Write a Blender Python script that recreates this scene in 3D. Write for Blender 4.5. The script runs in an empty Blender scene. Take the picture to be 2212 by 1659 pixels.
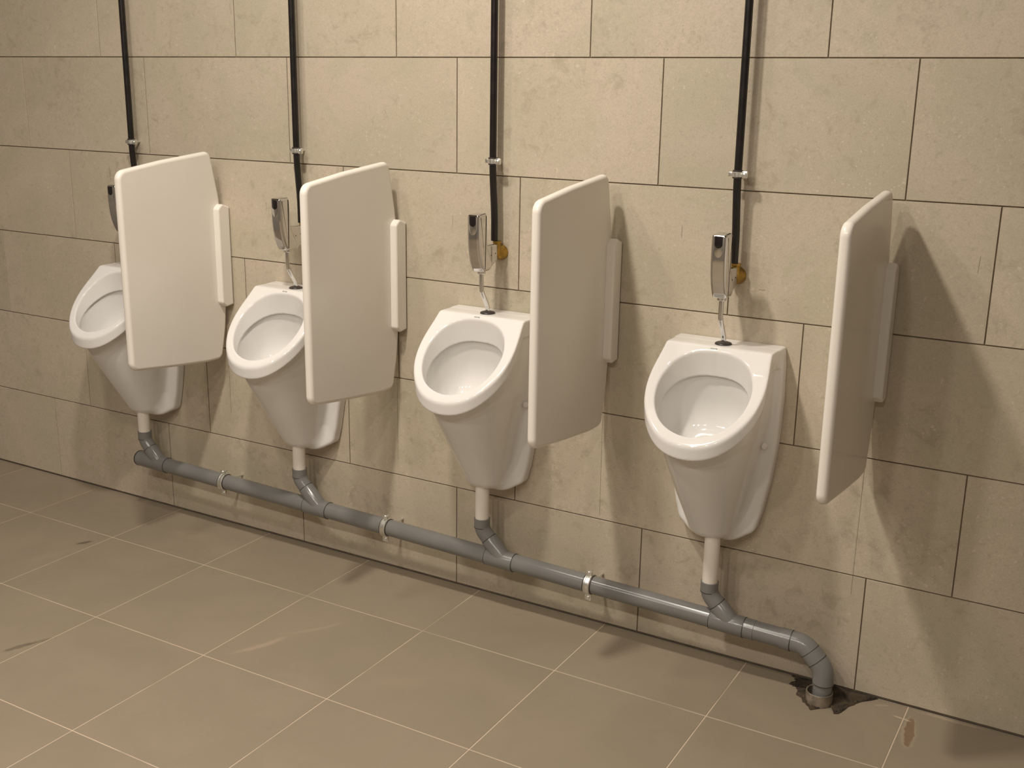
import bpy, bmesh, math, random
import numpy as np
from math import sin, cos, pi, radians, sqrt
from mathutils import Matrix, Vector

random.seed(7)
scene = bpy.context.scene
COL = scene.collection

# ------------------------------------------------------------------ camera
cam_data = bpy.data.cameras.new('camera')
cam = bpy.data.objects.new('camera', cam_data)
COL.objects.link(cam)
R_ = (0.86566164, 0.50038989, 0.01548782)
U_ = (-0.14242986, 0.21650594, 0.96583586)
F_ = (-0.4799413, 0.83829299, -0.25869135)
cam.matrix_world = Matrix(((R_[0], U_[0], -F_[0], 2.14702744),
                           (R_[1], U_[1], -F_[1], -2.62504514),
                           (R_[2], U_[2], -F_[2], 1.46900383),
                           (0, 0, 0, 1)))
cam_data.sensor_fit = 'HORIZONTAL'
cam_data.sensor_width = 36.0
cam_data.lens = 38.963685893842666
cam_data.clip_start = 0.02
scene.camera = cam

# ------------------------------------------------------------------ view + light
scene.view_settings.view_transform = 'Standard'
scene.view_settings.look = 'None'
scene.view_settings.gamma = 1.0
scene.view_settings.use_curve_mapping = False
scene.view_settings.exposure = 0.0

world = bpy.data.worlds.new('world')
scene.world = world
world.use_nodes = True
world.node_tree.nodes['Background'].inputs[0].default_value = (1.0, 0.9, 0.78, 1)
world.node_tree.nodes['Background'].inputs[1].default_value = 0.02

CEIL = 3.0
def downlight_and_fill(x, y, power, size=0.16, color=(1.0, 0.905, 0.800)):
    ld = bpy.data.lights.new('downlight_and_fill', 'AREA')
    ld.shape = 'DISK'
    ld.size = size
    ld.energy = power
    ld.color = color
    lo = bpy.data.objects.new('downlight_and_fill', ld)
    lo.location = (x, y, CEIL - 0.03)
    COL.objects.link(lo)
downlight_and_fill(0.56, -1.26, 44)
downlight_and_fill(-0.16, -1.26, 11)  # weak lamp added to brighten the leftmost partition and the wall near it
downlight_and_fill(0.50, -2.20, 20)
downlight_and_fill(-0.40, -3.60, 16)  # whole back row added as fill, spread wide to soften the low shadows
downlight_and_fill(0.40, -3.60, 24)
downlight_and_fill(1.20, -3.60, 24)
downlight_and_fill(2.00, -3.60, 24)

# ------------------------------------------------------------------ node helpers
def new_mat(name):
    m = bpy.data.materials.new(name)
    m.use_nodes = True
    nt = m.node_tree
    b = nt.nodes['Principled BSDF']
    return m, nt, b

def nd(nt, typ, **kw):
    n = nt.nodes.new(typ)
    for k, v in kw.items():
        setattr(n, k, v)
    return n

def lk(nt, a, b):
    nt.links.new(a, b)

def setv(n, name, v):
    n.inputs[name].default_value = v

def math_n(nt, op, a, b=None, c=None, clamp=False):
    n = nd(nt, 'ShaderNodeMath', operation=op, use_clamp=clamp)
    for i, v in enumerate((a, b, c)):
        if v is None:
            continue
        if isinstance(v, (int, float)):
            n.inputs[i].default_value = v
        else:
            lk(nt, v, n.inputs[i])
    return n.outputs[0]

def mapr(nt, v, a, b, c=0.0, d=1.0, smooth=True):
    n = nd(nt, 'ShaderNodeMapRange')
    n.interpolation_type = 'SMOOTHSTEP' if smooth else 'LINEAR'
    lk(nt, v, n.inputs[0])
    for i, x in zip((1, 2, 3, 4), (a, b, c, d)):
        n.inputs[i].default_value = x
    return n.outputs[0]

def mix(nt, fac, a, b, mode='MIX'):
    n = nd(nt, 'ShaderNodeMix', data_type='RGBA', blend_type=mode)
    if isinstance(fac, (int, float)):
        n.inputs[0].default_value = fac
    else:
        lk(nt, fac, n.inputs[0])
    for i, v in ((6, a), (7, b)):
        if isinstance(v, tuple):
            n.inputs[i].default_value = (*v, 1)
        else:
            lk(nt, v, n.inputs[i])
    return n.outputs[2]

def noise(nt, vec, scale, detail=4, rough=0.55, dist=0.0):
    n = nd(nt, 'ShaderNodeTexNoise')
    lk(nt, vec, n.inputs['Vector'])
    setv(n, 'Scale', scale); setv(n, 'Detail', detail); setv(n, 'Roughness', rough); setv(n, 'Distortion', dist)
    return n.outputs[0]

def simple(name, col, rough=0.4, metal=0.0, coat=0.0, var=0.05, nscale=14.0, bump=0.0, ior=None):
    """plain procedural material: base colour with a faint noise in tone and gloss"""
    m, nt, b = new_mat(name)
    tc = nd(nt, 'ShaderNodeTexCoord')
    nz = noise(nt, tc.outputs['Object'], nscale, 3)
    f = mapr(nt, nz, 0.3, 0.7, 1.0 - var, 1.0 + var)
    hsv = nd(nt, 'ShaderNodeHueSaturation')
    hsv.inputs['Color'].default_value = (*col, 1)
    lk(nt, f, hsv.inputs['Value'])
    lk(nt, hsv.outputs[0], b.inputs['Base Color'])
    r = mapr(nt, nz, 0.3, 0.7, max(rough * 0.9, 0.0), rough * 1.1)
    lk(nt, r, b.inputs['Roughness'])
    setv(b, 'Metallic', metal)
    setv(b, 'Coat Weight', coat)
    if ior:
        setv(b, 'IOR', ior)
    if bump:
        bp = nd(nt, 'ShaderNodeBump')
        setv(bp, 'Strength', bump); setv(bp, 'Distance', 0.001)
        lk(nt, noise(nt, tc.outputs['Object'], nscale * 25, 3), bp.inputs['Height'])
        lk(nt, bp.outputs[0], b.inputs['Normal'])
    return m

M = {}
M['ceramic'] = simple('white_glazed_ceramic', (0.740, 0.728, 0.702), 0.07, coat=0.0, var=0.012, nscale=5)
M['panel'] = simple('white_glossy_panel', (0.80, 0.76, 0.695), 0.22, var=0.012, nscale=5)
M['white_pvc'] = simple('white_pvc', (0.76, 0.715, 0.645), 0.35, var=0.03, nscale=9)
M['grey_pvc'] = simple('grey_pvc', (0.185, 0.182, 0.174), 0.20, var=0.06, nscale=6)
M['seal'] = simple('dark_rubber_seal', (0.040, 0.038, 0.036), 0.55)
M['black_pipe'] = simple('black_pipe', (0.0085, 0.0068, 0.006), 0.33, var=0.25, nscale=30)
M['chrome'] = simple('polished_chrome', (0.66, 0.65, 0.635), 0.09, metal=1.0, var=0.03)
M['zinc'] = simple('zinc_plated_steel', (0.86, 0.87, 0.84), 0.33, metal=1.0, var=0.12, nscale=80)
M['brass'] = simple('brass', (0.40, 0.255, 0.060), 0.34, metal=1.0, var=0.25, nscale=60)
M['black_glass'] = simple('black_sensor_glass', (0.012, 0.009, 0.009), 0.12)
M['rubber'] = simple('dark_rubber', (0.035, 0.028, 0.025), 0.40)
M['dark_hole'] = simple('dark_recess', (0.02, 0.018, 0.015), 0.6)
M['print'] = simple('grey_print', (0.34, 0.325, 0.29), 0.3)
M['paint'] = simple('white_plaster', (0.27, 0.25, 0.22), 0.8, var=0.03, nscale=3, bump=0.1)
M['pencil'] = simple('pencil_mark', (0.24, 0.195, 0.13), 0.7, var=0.15, nscale=40)
M['socket_pvc'] = simple('dirty_brown_pvc', (0.20, 0.165, 0.125), 0.45, var=0.35, nscale=45)

# --- wall tile: beige stone look, each tile with its own pattern
m, nt, b = new_mat('beige_stone_tile')
tc = nd(nt, 'ShaderNodeTexCoord')
at = nd(nt, 'ShaderNodeAttribute', attribute_name='tile_random')
vs = nd(nt, 'ShaderNodeVectorMath', operation='SCALE')
lk(nt, at.outputs['Vector'], vs.inputs[0]); vs.inputs['Scale'].default_value = 37.0
va = nd(nt, 'ShaderNodeVectorMath', operation='ADD')
lk(nt, tc.outputs['Object'], va.inputs[0]); lk(nt, vs.outputs[0], va.inputs[1])
P = va.outputs[0]
n1 = noise(nt, P, 2.6, 6, 0.58, 0.6)
n2 = noise(nt, P, 5.5, 7, 0.62, 1.2)
n3 = noise(nt, P, 22.0, 8, 0.74, 0.5)
n4 = noise(nt, P, 75.0, 4, 0.6)
n1b = noise(nt, P, 3.8, 3, 0.5)
c = mix(nt, mapr(nt, n1, 0.34, 0.66), (0.450, 0.403, 0.305), (0.516, 0.442, 0.352))
c = mix(nt, mapr(nt, n2, 0.50, 0.68, 0, 0.7), c, (0.436, 0.403, 0.300))
c = mix(nt, mapr(nt, math_n(nt, 'MULTIPLY', n3, mapr(nt, n1b, 0.42, 0.62, 0.82, 1.08)), 0.53, 0.72, 0, 0.55), c, (0.310, 0.262, 0.190))
c = mix(nt, mapr(nt, n4, 0.54, 0.72, 0, 0.40), c, (0.325, 0.278, 0.205))
c = mix(nt, mapr(nt, n4, 0.44, 0.27, 0, 0.40), c, (0.56, 0.50, 0.395))
def specks(scale, lo, hi, col, thr, mscale):
    global c
    vz = nd(nt, 'ShaderNodeTexVoronoi')
    wv = nd(nt, 'ShaderNodeVectorMath', operation='ADD')
    nn = nd(nt, 'ShaderNodeTexNoise'); lk(nt, P, nn.inputs['Vector']); setv(nn, 'Scale', scale * 0.9)
    ws = nd(nt, 'ShaderNodeVectorMath', operation='SCALE'); lk(nt, nn.outputs['Color'], ws.inputs[0]); ws.inputs['Scale'].default_value = 1.5 / scale
    lk(nt, P, wv.inputs[0]); lk(nt, ws.outputs[0], wv.inputs[1])
    lk(nt, wv.outputs[0], vz.inputs['Vector']); setv(vz, 'Scale', scale)
    dist = vz.outputs['Distance']
    sep = nd(nt, 'ShaderNodeSeparateColor'); lk(nt, vz.outputs['Color'], sep.inputs[0])
    big = mapr(nt, sep.outputs[0], thr, 1.0, 0.0, 1.0, False)
    rad = math_n(nt, 'MULTIPLY', big, hi)
    f = math_n(nt, 'LESS_THAN', dist, rad)
    msk = mapr(nt, noise(nt, P, mscale, 3), 0.47, 0.60)
    c = mix(nt, math_n(nt, 'MULTIPLY', math_n(nt, 'MULTIPLY', f, msk), lo), c, col)
specks(60, 0.62, 0.28, (0.60, 0.525, 0.42), 0.62, 3.3)
specks(110, 0.70, 0.36, (0.60, 0.52, 0.415), 0.55, 4.5)
specks(210, 0.45, 0.36, (0.58, 0.50, 0.395), 0.50, 6.0)
specks(130, 0.50, 0.22, (0.27, 0.22, 0.16), 0.65, 5.0)
n5 = noise(nt, P, 260.0, 3, 0.6)
c = mix(nt, mapr(nt, n5, 0.38, 0.66, 0, 0.36), c, (0.36, 0.305, 0.228))
hs = nd(nt, 'ShaderNodeHueSaturation'); lk(nt, c, hs.inputs['Color'])
sepr = nd(nt, 'ShaderNodeSeparateXYZ'); lk(nt, at.outputs['Vector'], sepr.inputs[0])
lk(nt, mapr(nt, sepr.outputs[0], 0, 1, 1.015, 1.09, False), hs.inputs['Value'])
lk(nt, hs.outputs[0], b.inputs['Base Color'])
lk(nt, mapr(nt, n2, 0.3, 0.7, 0.42, 0.56), b.inputs['Roughness'])
setv(b, 'Specular IOR Level', 0.35)
bp = nd(nt, 'ShaderNodeBump'); setv(bp, 'Strength', 0.12); setv(bp, 'Distance', 0.0015)
lk(nt, n3, bp.inputs['Height']); lk(nt, bp.outputs[0], b.inputs['Normal'])
M['wall_tile'] = m
M['wall_grout'] = simple('brown_grout', (0.140, 0.106, 0.068), 0.9, var=0.25, nscale=20)

# --- floor tile: taupe, faintly mottled, with a few smears and stains
m, nt, b = new_mat('taupe_floor_tile')
tc = nd(nt, 'ShaderNodeTexCoord')
at = nd(nt, 'ShaderNodeAttribute', attribute_name='tile_random')
vs = nd(nt, 'ShaderNodeVectorMath', operation='SCALE')
lk(nt, at.outputs['Vector'], vs.inputs[0]); vs.inputs['Scale'].default_value = 37.0
va = nd(nt, 'ShaderNodeVectorMath', operation='ADD')
lk(nt, tc.outputs['Object'], va.inputs[0]); lk(nt, vs.outputs[0], va.inputs[1])
P = va.outputs[0]; PW = tc.outputs['Object']
f1 = noise(nt, P, 3.0, 5, 0.55, 0.5)
f2 = noise(nt, PW, 9.0, 6, 0.62, 1.5)
f3 = noise(nt, PW, 160.0, 2, 0.5)
c = mix(nt, mapr(nt, f1, 0.35, 0.65), (0.262, 0.219, 0.159), (0.286, 0.236, 0.173))
c = mix(nt, mapr(nt, f2, 0.56, 0.74, 0, 0.35), c, (0.230, 0.190, 0.135))
c = mix(nt, mapr(nt, f3, 0.60, 0.75, 0, 0.18), c, (0.19, 0.145, 0.10))
def smear(cx, cy, lx, ly, ang, col, amt, curve=0.0, nscale=18, soft=0.55):
    """an elongated smear on the floor, streaky along its length"""
    global c
    sp = nd(nt, 'ShaderNodeSeparateXYZ'); lk(nt, PW, sp.inputs[0])
    dx = math_n(nt, 'SUBTRACT', sp.outputs[0], cx); dy = math_n(nt, 'SUBTRACT', sp.outputs[1], cy)
    ca, sa = cos(radians(ang)), sin(radians(ang))
    u = math_n(nt, 'ADD', math_n(nt, 'MULTIPLY', dx, ca), math_n(nt, 'MULTIPLY', dy, sa))
    v = math_n(nt, 'SUBTRACT', math_n(nt, 'MULTIPLY', dy, ca), math_n(nt, 'MULTIPLY', dx, sa))
    v = math_n(nt, 'ADD', v, math_n(nt, 'MULTIPLY', math_n(nt, 'MULTIPLY', u, u), curve))
    nz = noise(nt, PW, nscale, 5, 0.6)
    w = math_n(nt, 'MULTIPLY', math_n(nt, 'SUBTRACT', nz, 0.5), 0.9)
    un = math_n(nt, 'DIVIDE', u, lx); vn = math_n(nt, 'DIVIDE', v, ly)
    r = math_n(nt, 'SQRT', math_n(nt, 'ADD', math_n(nt, 'MULTIPLY', un, un), math_n(nt, 'MULTIPLY', vn, vn)))
    r = math_n(nt, 'ADD', r, w)
    c = mix(nt, mapr(nt, r, 1.0, soft, 0, amt), c, col)
smear(-0.745, -0.385, 0.030, 0.012, 62, (0.10, 0.078, 0.055), 0.75, nscale=40)
smear(-0.322, -0.95, 0.055, 0.011, 70, (0.13, 0.100, 0.070), 0.65, nscale=45)
smear(-0.30, -0.90, 0.05, 0.008, 66, (0.15, 0.115, 0.08), 0.55, nscale=45)
smear(0.225, -0.60, 0.11, 0.016, 68, (0.40, 0.315, 0.235), 0.60, curve=-1.2, nscale=30, soft=0.2)
smear(0.285, -0.46, 0.13, 0.012, 55, (0.37, 0.29, 0.215), 0.45, curve=-1.5, nscale=26, soft=0.2)
smear(-0.50, -0.15, 0.12, 0.05, 10, (0.34, 0.27, 0.20), 0.42, nscale=20, soft=0.1)
smear(-0.30, -0.19, 0.10, 0.06, -20, (0.33, 0.26, 0.19), 0.35, curve=3.0, nscale=14, soft=0.1)
smear(-0.75, -0.50, 0.13, 0.03, 75, (0.34, 0.265, 0.19), 0.38, nscale=22, soft=0.1)
smear(-0.95, -0.47, 0.22, 0.12, 20, (0.33, 0.26, 0.19), 0.25, nscale=12, soft=0.1)
smear(0.66, -0.56, 0.16, 0.05, 40, (0.34, 0.265, 0.195), 0.30, nscale=16, soft=0.1)
smear(1.8165, -0.122, 0.020, 0.082, 6, (0.40, 0.32, 0.22), 0.40, nscale=60, soft=0.75)
smear(1.8175, -0.118, 0.0125, 0.072, 6, (0.200, 0.130, 0.078), 0.92, nscale=60, soft=0.8)
smear(1.79, -0.066, 0.028, 0.004, -8, (0.52, 0.43, 0.32), 0.8, nscale=60)
smear(1.735, -0.03, 0.020, 0.006, 30, (0.40, 0.33, 0.24), 0.5, nscale=70)
smear(1.90, -0.012, 0.11, 0.009, 0, (0.45, 0.37, 0.27), 0.55, nscale=40, soft=0.3)
lk(nt, c, b.inputs['Base Color'])
rr = mix(nt, mapr(nt, f2, 0.45, 0.7), (0.40, 0.40, 0.40), (0.55, 0.55, 0.55))
lk(nt, rr, b.inputs['Roughness'])
setv(b, 'Specular IOR Level', 0.45)
bp = nd(nt, 'ShaderNodeBump'); setv(bp, 'Strength', 0.05); setv(bp, 'Distance', 0.001)
lk(nt, f3, bp.inputs['Height']); lk(nt, bp.outputs[0], b.inputs['Normal'])
M['floor_tile'] = m

# floor grout: pale, dirty in places
m, nt, b = new_mat('pale_floor_grout')
tc = nd(nt, 'ShaderNodeTexCoord')
g1 = noise(nt, tc.outputs['Object'], 2.2, 4, 0.6)
c = mix(nt, mapr(nt, g1, 0.52, 0.66, 0, 0.75), (0.57, 0.46, 0.345), (0.33, 0.26, 0.185))
lk(nt, c, b.inputs['Base Color']); setv(b, 'Roughness', 0.85)
M['floor_grout'] = m

# mortar patch round the floor socket
m, nt, b = new_mat('dark_crumbly_mortar')
tc = nd(nt, 'ShaderNodeTexCoord')
g1 = noise(nt, tc.outputs['Object'], 26, 6, 0.65, 0.8)
g2 = noise(nt, tc.outputs['Object'], 120, 4, 0.6)
c = mix(nt, mapr(nt, g1, 0.38, 0.62), (0.020, 0.014, 0.009), (0.066, 0.046, 0.026))
c = mix(nt, mapr(nt, g2, 0.60, 0.70, 0, 0.6), c, (0.16, 0.125, 0.075))
lk(nt, c, b.inputs['Base Color']); setv(b, 'Roughness', 0.9)
bp = nd(nt, 'ShaderNodeBump'); setv(bp, 'Strength', 0.9); setv(bp, 'Distance', 0.004)
lk(nt, g1, bp.inputs['Height']); lk(nt, bp.outputs[0], b.inputs['Normal'])
M['mortar'] = m

# ------------------------------------------------------------------ object helpers
def link_mesh(name, me, mats, parent=None, smooth=True, angle=None):
    o = bpy.data.objects.new(name, me)
    COL.objects.link(o)
    if not isinstance(mats, (list, tuple)):
        mats = [mats]
    if not me.materials:
        for mt in mats:
            me.materials.append(mt)
    if smooth:
        me.polygons.foreach_set('use_smooth', [True] * len(me.polygons))
        if angle is not None:
            me.set_sharp_from_angle(angle=radians(angle))
    if parent is not None:
        o.parent = parent
    return o

def from_bm(name, bm, mats, parent=None, angle=35):
    bmesh.ops.recalc_face_normals(bm, faces=bm.faces)
    me = bpy.data.meshes.new(name)
    bm.to_mesh(me); bm.free()
    return link_mesh(name, me, mats, parent, True, angle)

def weighted(o):
    wn = o.modifiers.new('weighted_normal', 'WEIGHTED_NORMAL')
    wn.keep_sharp = True
    wn.weight = 100
    return o

def tag(o, label=None, cat=None, group=None, kind=None):
    if label: o['label'] = label
    if cat: o['category'] = cat
    if group: o['group'] = group
    if kind: o['kind'] = kind
    return o

def empty(name, loc):
    o = bpy.data.objects.new(name, None)
    o.empty_display_size = 0.05
    o.location = loc
    COL.objects.link(o)
    return o

def copy_tree(o, parent=None):
    c_ = o.copy()
    COL.objects.link(c_)
    if parent is not None:
        c_.parent = parent
    for ch in list(o.children):
        copy_tree(ch, c_)
    return c_

def sweep(bm, path, radii, segs=20, caps=True, mat=0):
    """round tube along a path, one radius per point"""
    path = [Vector(p) for p in path]
    if isinstance(radii, (int, float)):
        radii = [radii] * len(path)
    tans = []
    for i in range(len(path)):
        a = path[max(i - 1, 0)]; b_ = path[min(i + 1, len(path) - 1)]
        if (path[i] - a).length < 1e-9 and i > 1:
            a = path[i - 2]
        tans.append((b_ - a).normalized())
    t0 = tans[0]
    ref = Vector((0, 1, 0)) if abs(t0.y) < 0.9 else Vector((1, 0, 0))
    nrm = (ref - t0 * ref.dot(t0)).normalized()
    rings = []
    for p, t, r in zip(path, tans, radii):
        nrm = (nrm - t * nrm.dot(t)).normalized()
        bn = t.cross(nrm)
        rings.append([bm.verts.new(p + r * (cos(2 * pi * k / segs) * nrm + sin(2 * pi * k / segs) * bn)) for k in range(segs)])
    fs = []
    for a, b_ in zip(rings, rings[1:]):
        for k in range(segs):
            fs.append(bm.faces.new((a[k], a[(k + 1) % segs], b_[(k + 1) % segs], b_[k])))
    if caps:
        fs.append(bm.faces.new(rings[0][::-1])); fs.append(bm.faces.new(rings[-1]))
    for f in fs:
        f.material_index = mat
    return rings

def tubelike(bm, p0, p1, prof, segs=24, mat=0):
    """profile of (t along p0-p1 in metres, radius) as a solid of revolution"""
    p0 = Vector(p0); p1 = Vector(p1); d = (p1 - p0).normalized()
    sweep_rings(bm, [p0 + d * t for t, r in prof], [r for t, r in prof], d, segs, mat)

def sweep_rings(bm, pts, radii, d, segs, mat):
    ref = Vector((0, 1, 0)) if abs(d.y) < 0.9 else Vector((1, 0, 0))
    n = (ref - d * ref.dot(d)).normalized(); bn = d.cross(n)
    rings = [[bm.verts.new(p + r * (cos(2 * pi * k / segs) * n + sin(2 * pi * k / segs) * bn)) for k in range(segs)] for p, r in zip(pts, radii)]
    fs = []
    for a, b_ in zip(rings, rings[1:]):
        for k in range(segs):
            fs.append(bm.faces.new((a[k], a[(k + 1) % segs], b_[(k + 1) % segs], b_[k])))
    fs.append(bm.faces.new(rings[0][::-1])); fs.append(bm.faces.new(rings[-1]))
    for f in fs:
        f.material_index = mat

def arc_path(p0, corner, p1, r, n=10):
    """p0 -> corner -> p1 with the corner rounded to radius r"""
    p0, c_, p1 = Vector(p0), Vector(corner), Vector(p1)
    a = (p0 - c_).normalized(); b_ = (p1 - c_).normalized()
    ang = a.angle(b_)
    t = r / math.tan(ang / 2)
    cen = c_ + (a + b_).normalized() * (r / sin(ang / 2))
    s = c_ + a * t; e = c_ + b_ * t
    out = [p0]
    v0 = s - cen; v1 = e - cen
    tot = v0.angle(v1)
    for i in range(n + 1):
        k = i / n
        out.append(cen + (v0 * sin((1 - k) * tot) + v1 * sin(k * tot)) / sin(tot))
    out.append(p1)
    return out

def box(bm, lo, hi, bev=0.0, segs=2, mat=0):
    r = bmesh.ops.create_cube(bm, size=1.0)
    vs_ = r['verts']
    for v in vs_:
        v.co = Vector([lo[i] + (v.co[i] + 0.5) * (hi[i] - lo[i]) for i in range(3)])
    fs = list({f for v in vs_ for f in v.link_faces})
    for f in fs:
        f.material_index = mat
    if bev > 0:
        es = list({e for v in vs_ for e in v.link_edges})
        bmesh.ops.bevel(bm, geom=es, offset=bev, segments=segs, affect='EDGES', profile=0.5, material=mat)

def prism(bm, poly, axis, a0, a1, bev=0.0, segs=3, mat=0):
    """extrude a 2-D polygon along an axis: axis 'x' uses (y,z), 'y' uses (x,z), 'z' uses (x,y)"""
    def P3(p, a):
        return {'x': (a, p[0], p[1]), 'y': (p[0], a, p[1]), 'z': (p[0], p[1], a)}[axis]
    A = [bm.verts.new(P3(p, a0)) for p in poly]
    B = [bm.verts.new(P3(p, a1)) for p in poly]
    fs = [bm.faces.new(A[::-1]), bm.faces.new(B)]
    n = len(poly)
    for i in range(n):
        fs.append(bm.faces.new((A[i], A[(i + 1) % n], B[(i + 1) % n], B[i])))
    for f in fs:
        f.material_index = mat
    bmesh.ops.recalc_face_normals(bm, faces=fs)
    if bev > 0:
        es = [e for f in fs[:2] for e in f.edges]
        bmesh.ops.bevel(bm, geom=es, offset=bev, segments=segs, affect='EDGES', profile=0.5, material=mat)

def rounded(poly, rads, n=6):
    """round the corners of a polygon"""
    out = []
    N = len(poly)
    if isinstance(rads, (int, float)):
        rads = [rads] * N
    for i in range(N):
        p = Vector(poly[i]).to_2d(); a = (Vector(poly[i - 1]).to_2d() - p); b_ = (Vector(poly[(i + 1) % N]).to_2d() - p)
        r = rads[i]
        if r <= 0:
            out.append(tuple(p)); continue
        an, bn = a.normalized(), b_.normalized()
        ang = an.angle(bn)
        t = min(r / math.tan(ang / 2), 0.49 * min(a.length, b_.length))
        r = t * math.tan(ang / 2)
        cen = p + (an + bn).normalized() * (r / sin(ang / 2))
        v0 = p + an * t - cen; v1 = p + bn * t - cen
        tot = v0.angle(v1)
        for k in range(n + 1):
            q = k / n
            w = cen + (v0 * sin((1 - q) * tot) + v1 * sin(q * tot)) / sin(tot)
            out.append((w.x, w.y))
    return out

# ------------------------------------------------------------------ the setting
X0, X1, YB = -2.05, 3.30, -5.00
ROW_H = 0.30813
Z1 = 1.54428                       # height of the tile joint that sits near eye level
TILE_W = 0.6

def tiled_plane(name, rects, to3, normal_sign, gap, bev, depth, tile_mat, grout_mat, bounds):
    """one mesh: a slab face per tile with a small chamfer, over a grout bed"""
    bm = bmesh.new()
    lay = bm.loops.layers.float_color.new('tile_random')
    for (u0, v0, u1, v1) in rects:
        u0c, u1c = max(u0 + gap / 2, bounds[0]), min(u1 - gap / 2, bounds[2])
        v0c, v1c = max(v0 + gap / 2, bounds[1]), min(v1 - gap / 2, bounds[3])
        if u1c - u0c < 0.004 or v1c - v0c < 0.004:
            continue
        rnd = (random.random(), random.random(), random.random(), 1)
        a = [bm.verts.new(to3(u, v, 0)) for u, v in ((u0c + bev, v0c + bev), (u1c - bev, v0c + bev), (u1c - bev, v1c - bev), (u0c + bev, v1c - bev))]
        b_ = [bm.verts.new(to3(u, v, bev)) for u, v in ((u0c, v0c), (u1c, v0c), (u1c, v1c), (u0c, v1c))]
        c_ = [bm.verts.new(to3(u, v, depth)) for u, v in ((u0c, v0c), (u1c, v0c), (u1c, v1c), (u0c, v1c))]
        fs = [bm.faces.new(a)]
        for i in range(4):
            j = (i + 1) % 4
            fs.append(bm.faces.new((b_[i], b_[j], a[j], a[i])))
            fs.append(bm.faces.new((c_[i], c_[j], b_[j], b_[i])))
        for f in fs:
            for l in f.loops:
                l[lay] = rnd
    u0, v0, u1, v1 = bounds
    g = bm.faces.new([bm.verts.new(to3(u, v, depth * 0.9)) for u, v in ((u0, v0), (u1, v0), (u1, v1), (u0, v1))])
    g.material_index = 1
    return bm

# back wall
offs = [-1.5475, -1.1407, -1.3406, -0.9438, -1.3429, -1.1404, -1.5475, -1.1407, -1.3406]   # joint offset per row, top rows first
tops = [Z1 + 3 * ROW_H - i * ROW_H for i in range(len(offs))]
offs_map = {'A': -0.9438, 'B': -1.3429, 'C': -1.1404, 'D': -1.5475, 'E': -1.1407, 'F': -1.3406}
rects = []
for k in range(-3, 6):                    # k = 0 is row A (just above the eye-level joint)
    off = offs_map['ABCDEF'[k % 6]]
    ztop = Z1 + ROW_H - k * ROW_H
    zbot = ztop - ROW_H
    i0 = int(math.floor((X0 - off) / TILE_W)); i1 = int(math.ceil((X1 - off) / TILE_W))
    for i in range(i0, i1):
        rects.append((off + i * TILE_W, zbot, off + (i + 1) * TILE_W, ztop))
bm = tiled_plane('wall_back', rects, lambda u, v, d: (u, d, v), 1, 0.0030, 0.0006, 0.0026, None, None, (X0, 0.0, X1, CEIL))
# layout pencil marks left on the tiles
def pencil(x0, z0, x1, z1, w=0.0011):
    d = Vector((x1 - x0, z1 - z0)).normalized() * w / 2
    n = Vector((-d.y, d.x))
    f = bm.faces.new([bm.verts.new((x, -0.00025, z)) for x, z in ((x0 - n.x, z0 - n.y), (x0 + n.x, z0 + n.y), (x1 + n.x, z1 + n.y), (x1 - n.x, z1 - n.y))])
    f.material_index = 2
for a in ((1.629, 0.66, 1.627, 0.262), (0.929, 0.64, 0.931, 0.325), (0.246, 0.66, 0.246, 0.36), (-0.439, 0.60, -0.439, 0.40),
          (-0.247, 1.112, -0.246, 1.085), (0.444, 1.118, 0.444, 1.092), (1.128, 1.140, 1.128, 1.110), (1.829, 1.124, 1.827, 1.088), (-0.942, 1.19, -0.940, 1.145),
          (0.602, 1.030, 0.626, 1.030), (1.336, 1.000, 1.352, 1.0)):
    pencil(*a)
bm.normal_update()
me = bpy.data.meshes.new('wall_back'); bm.to_mesh(me); bm.free()
wall_back = link_mesh('wall_back', me, [M['wall_tile'], M['wall_grout'], M['pencil']], None, False)
tag(wall_back, 'beige stone-look tiled wall behind the urinals', 'wall', kind='structure')

# floor
FS, FX, FY1, FSY = 0.41639, -1.12171, 0.30581, 0.41813
ys = [0.0, -FY1] + [-FY1 - FSY * k for k in range(1, 12)]
rects = []
for yt, yb in zip(ys, ys[1:]):
    i0 = int(math.floor((X0 - FX) / FS)); i1 = int(math.ceil((X1 - FX) / FS))
    for i in range(i0, i1):
        rects.append((FX + i * FS, yb, FX + (i + 1) * FS, yt))
bm = tiled_plane('floor', rects, lambda u, v, d: (u, v, -d), 1, 0.0031, 0.0004, 0.0009, None, None, (X0, YB, X1, 0.0))
bm.normal_update()
me = bpy.data.meshes.new('floor'); bm.to_mesh(me); bm.free()
floor = link_mesh('floor', me, [M['floor_tile'], M['floor_grout']], None, False)
tag(floor, 'taupe tiled floor with pale grout lines', 'floor', kind='structure')

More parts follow.
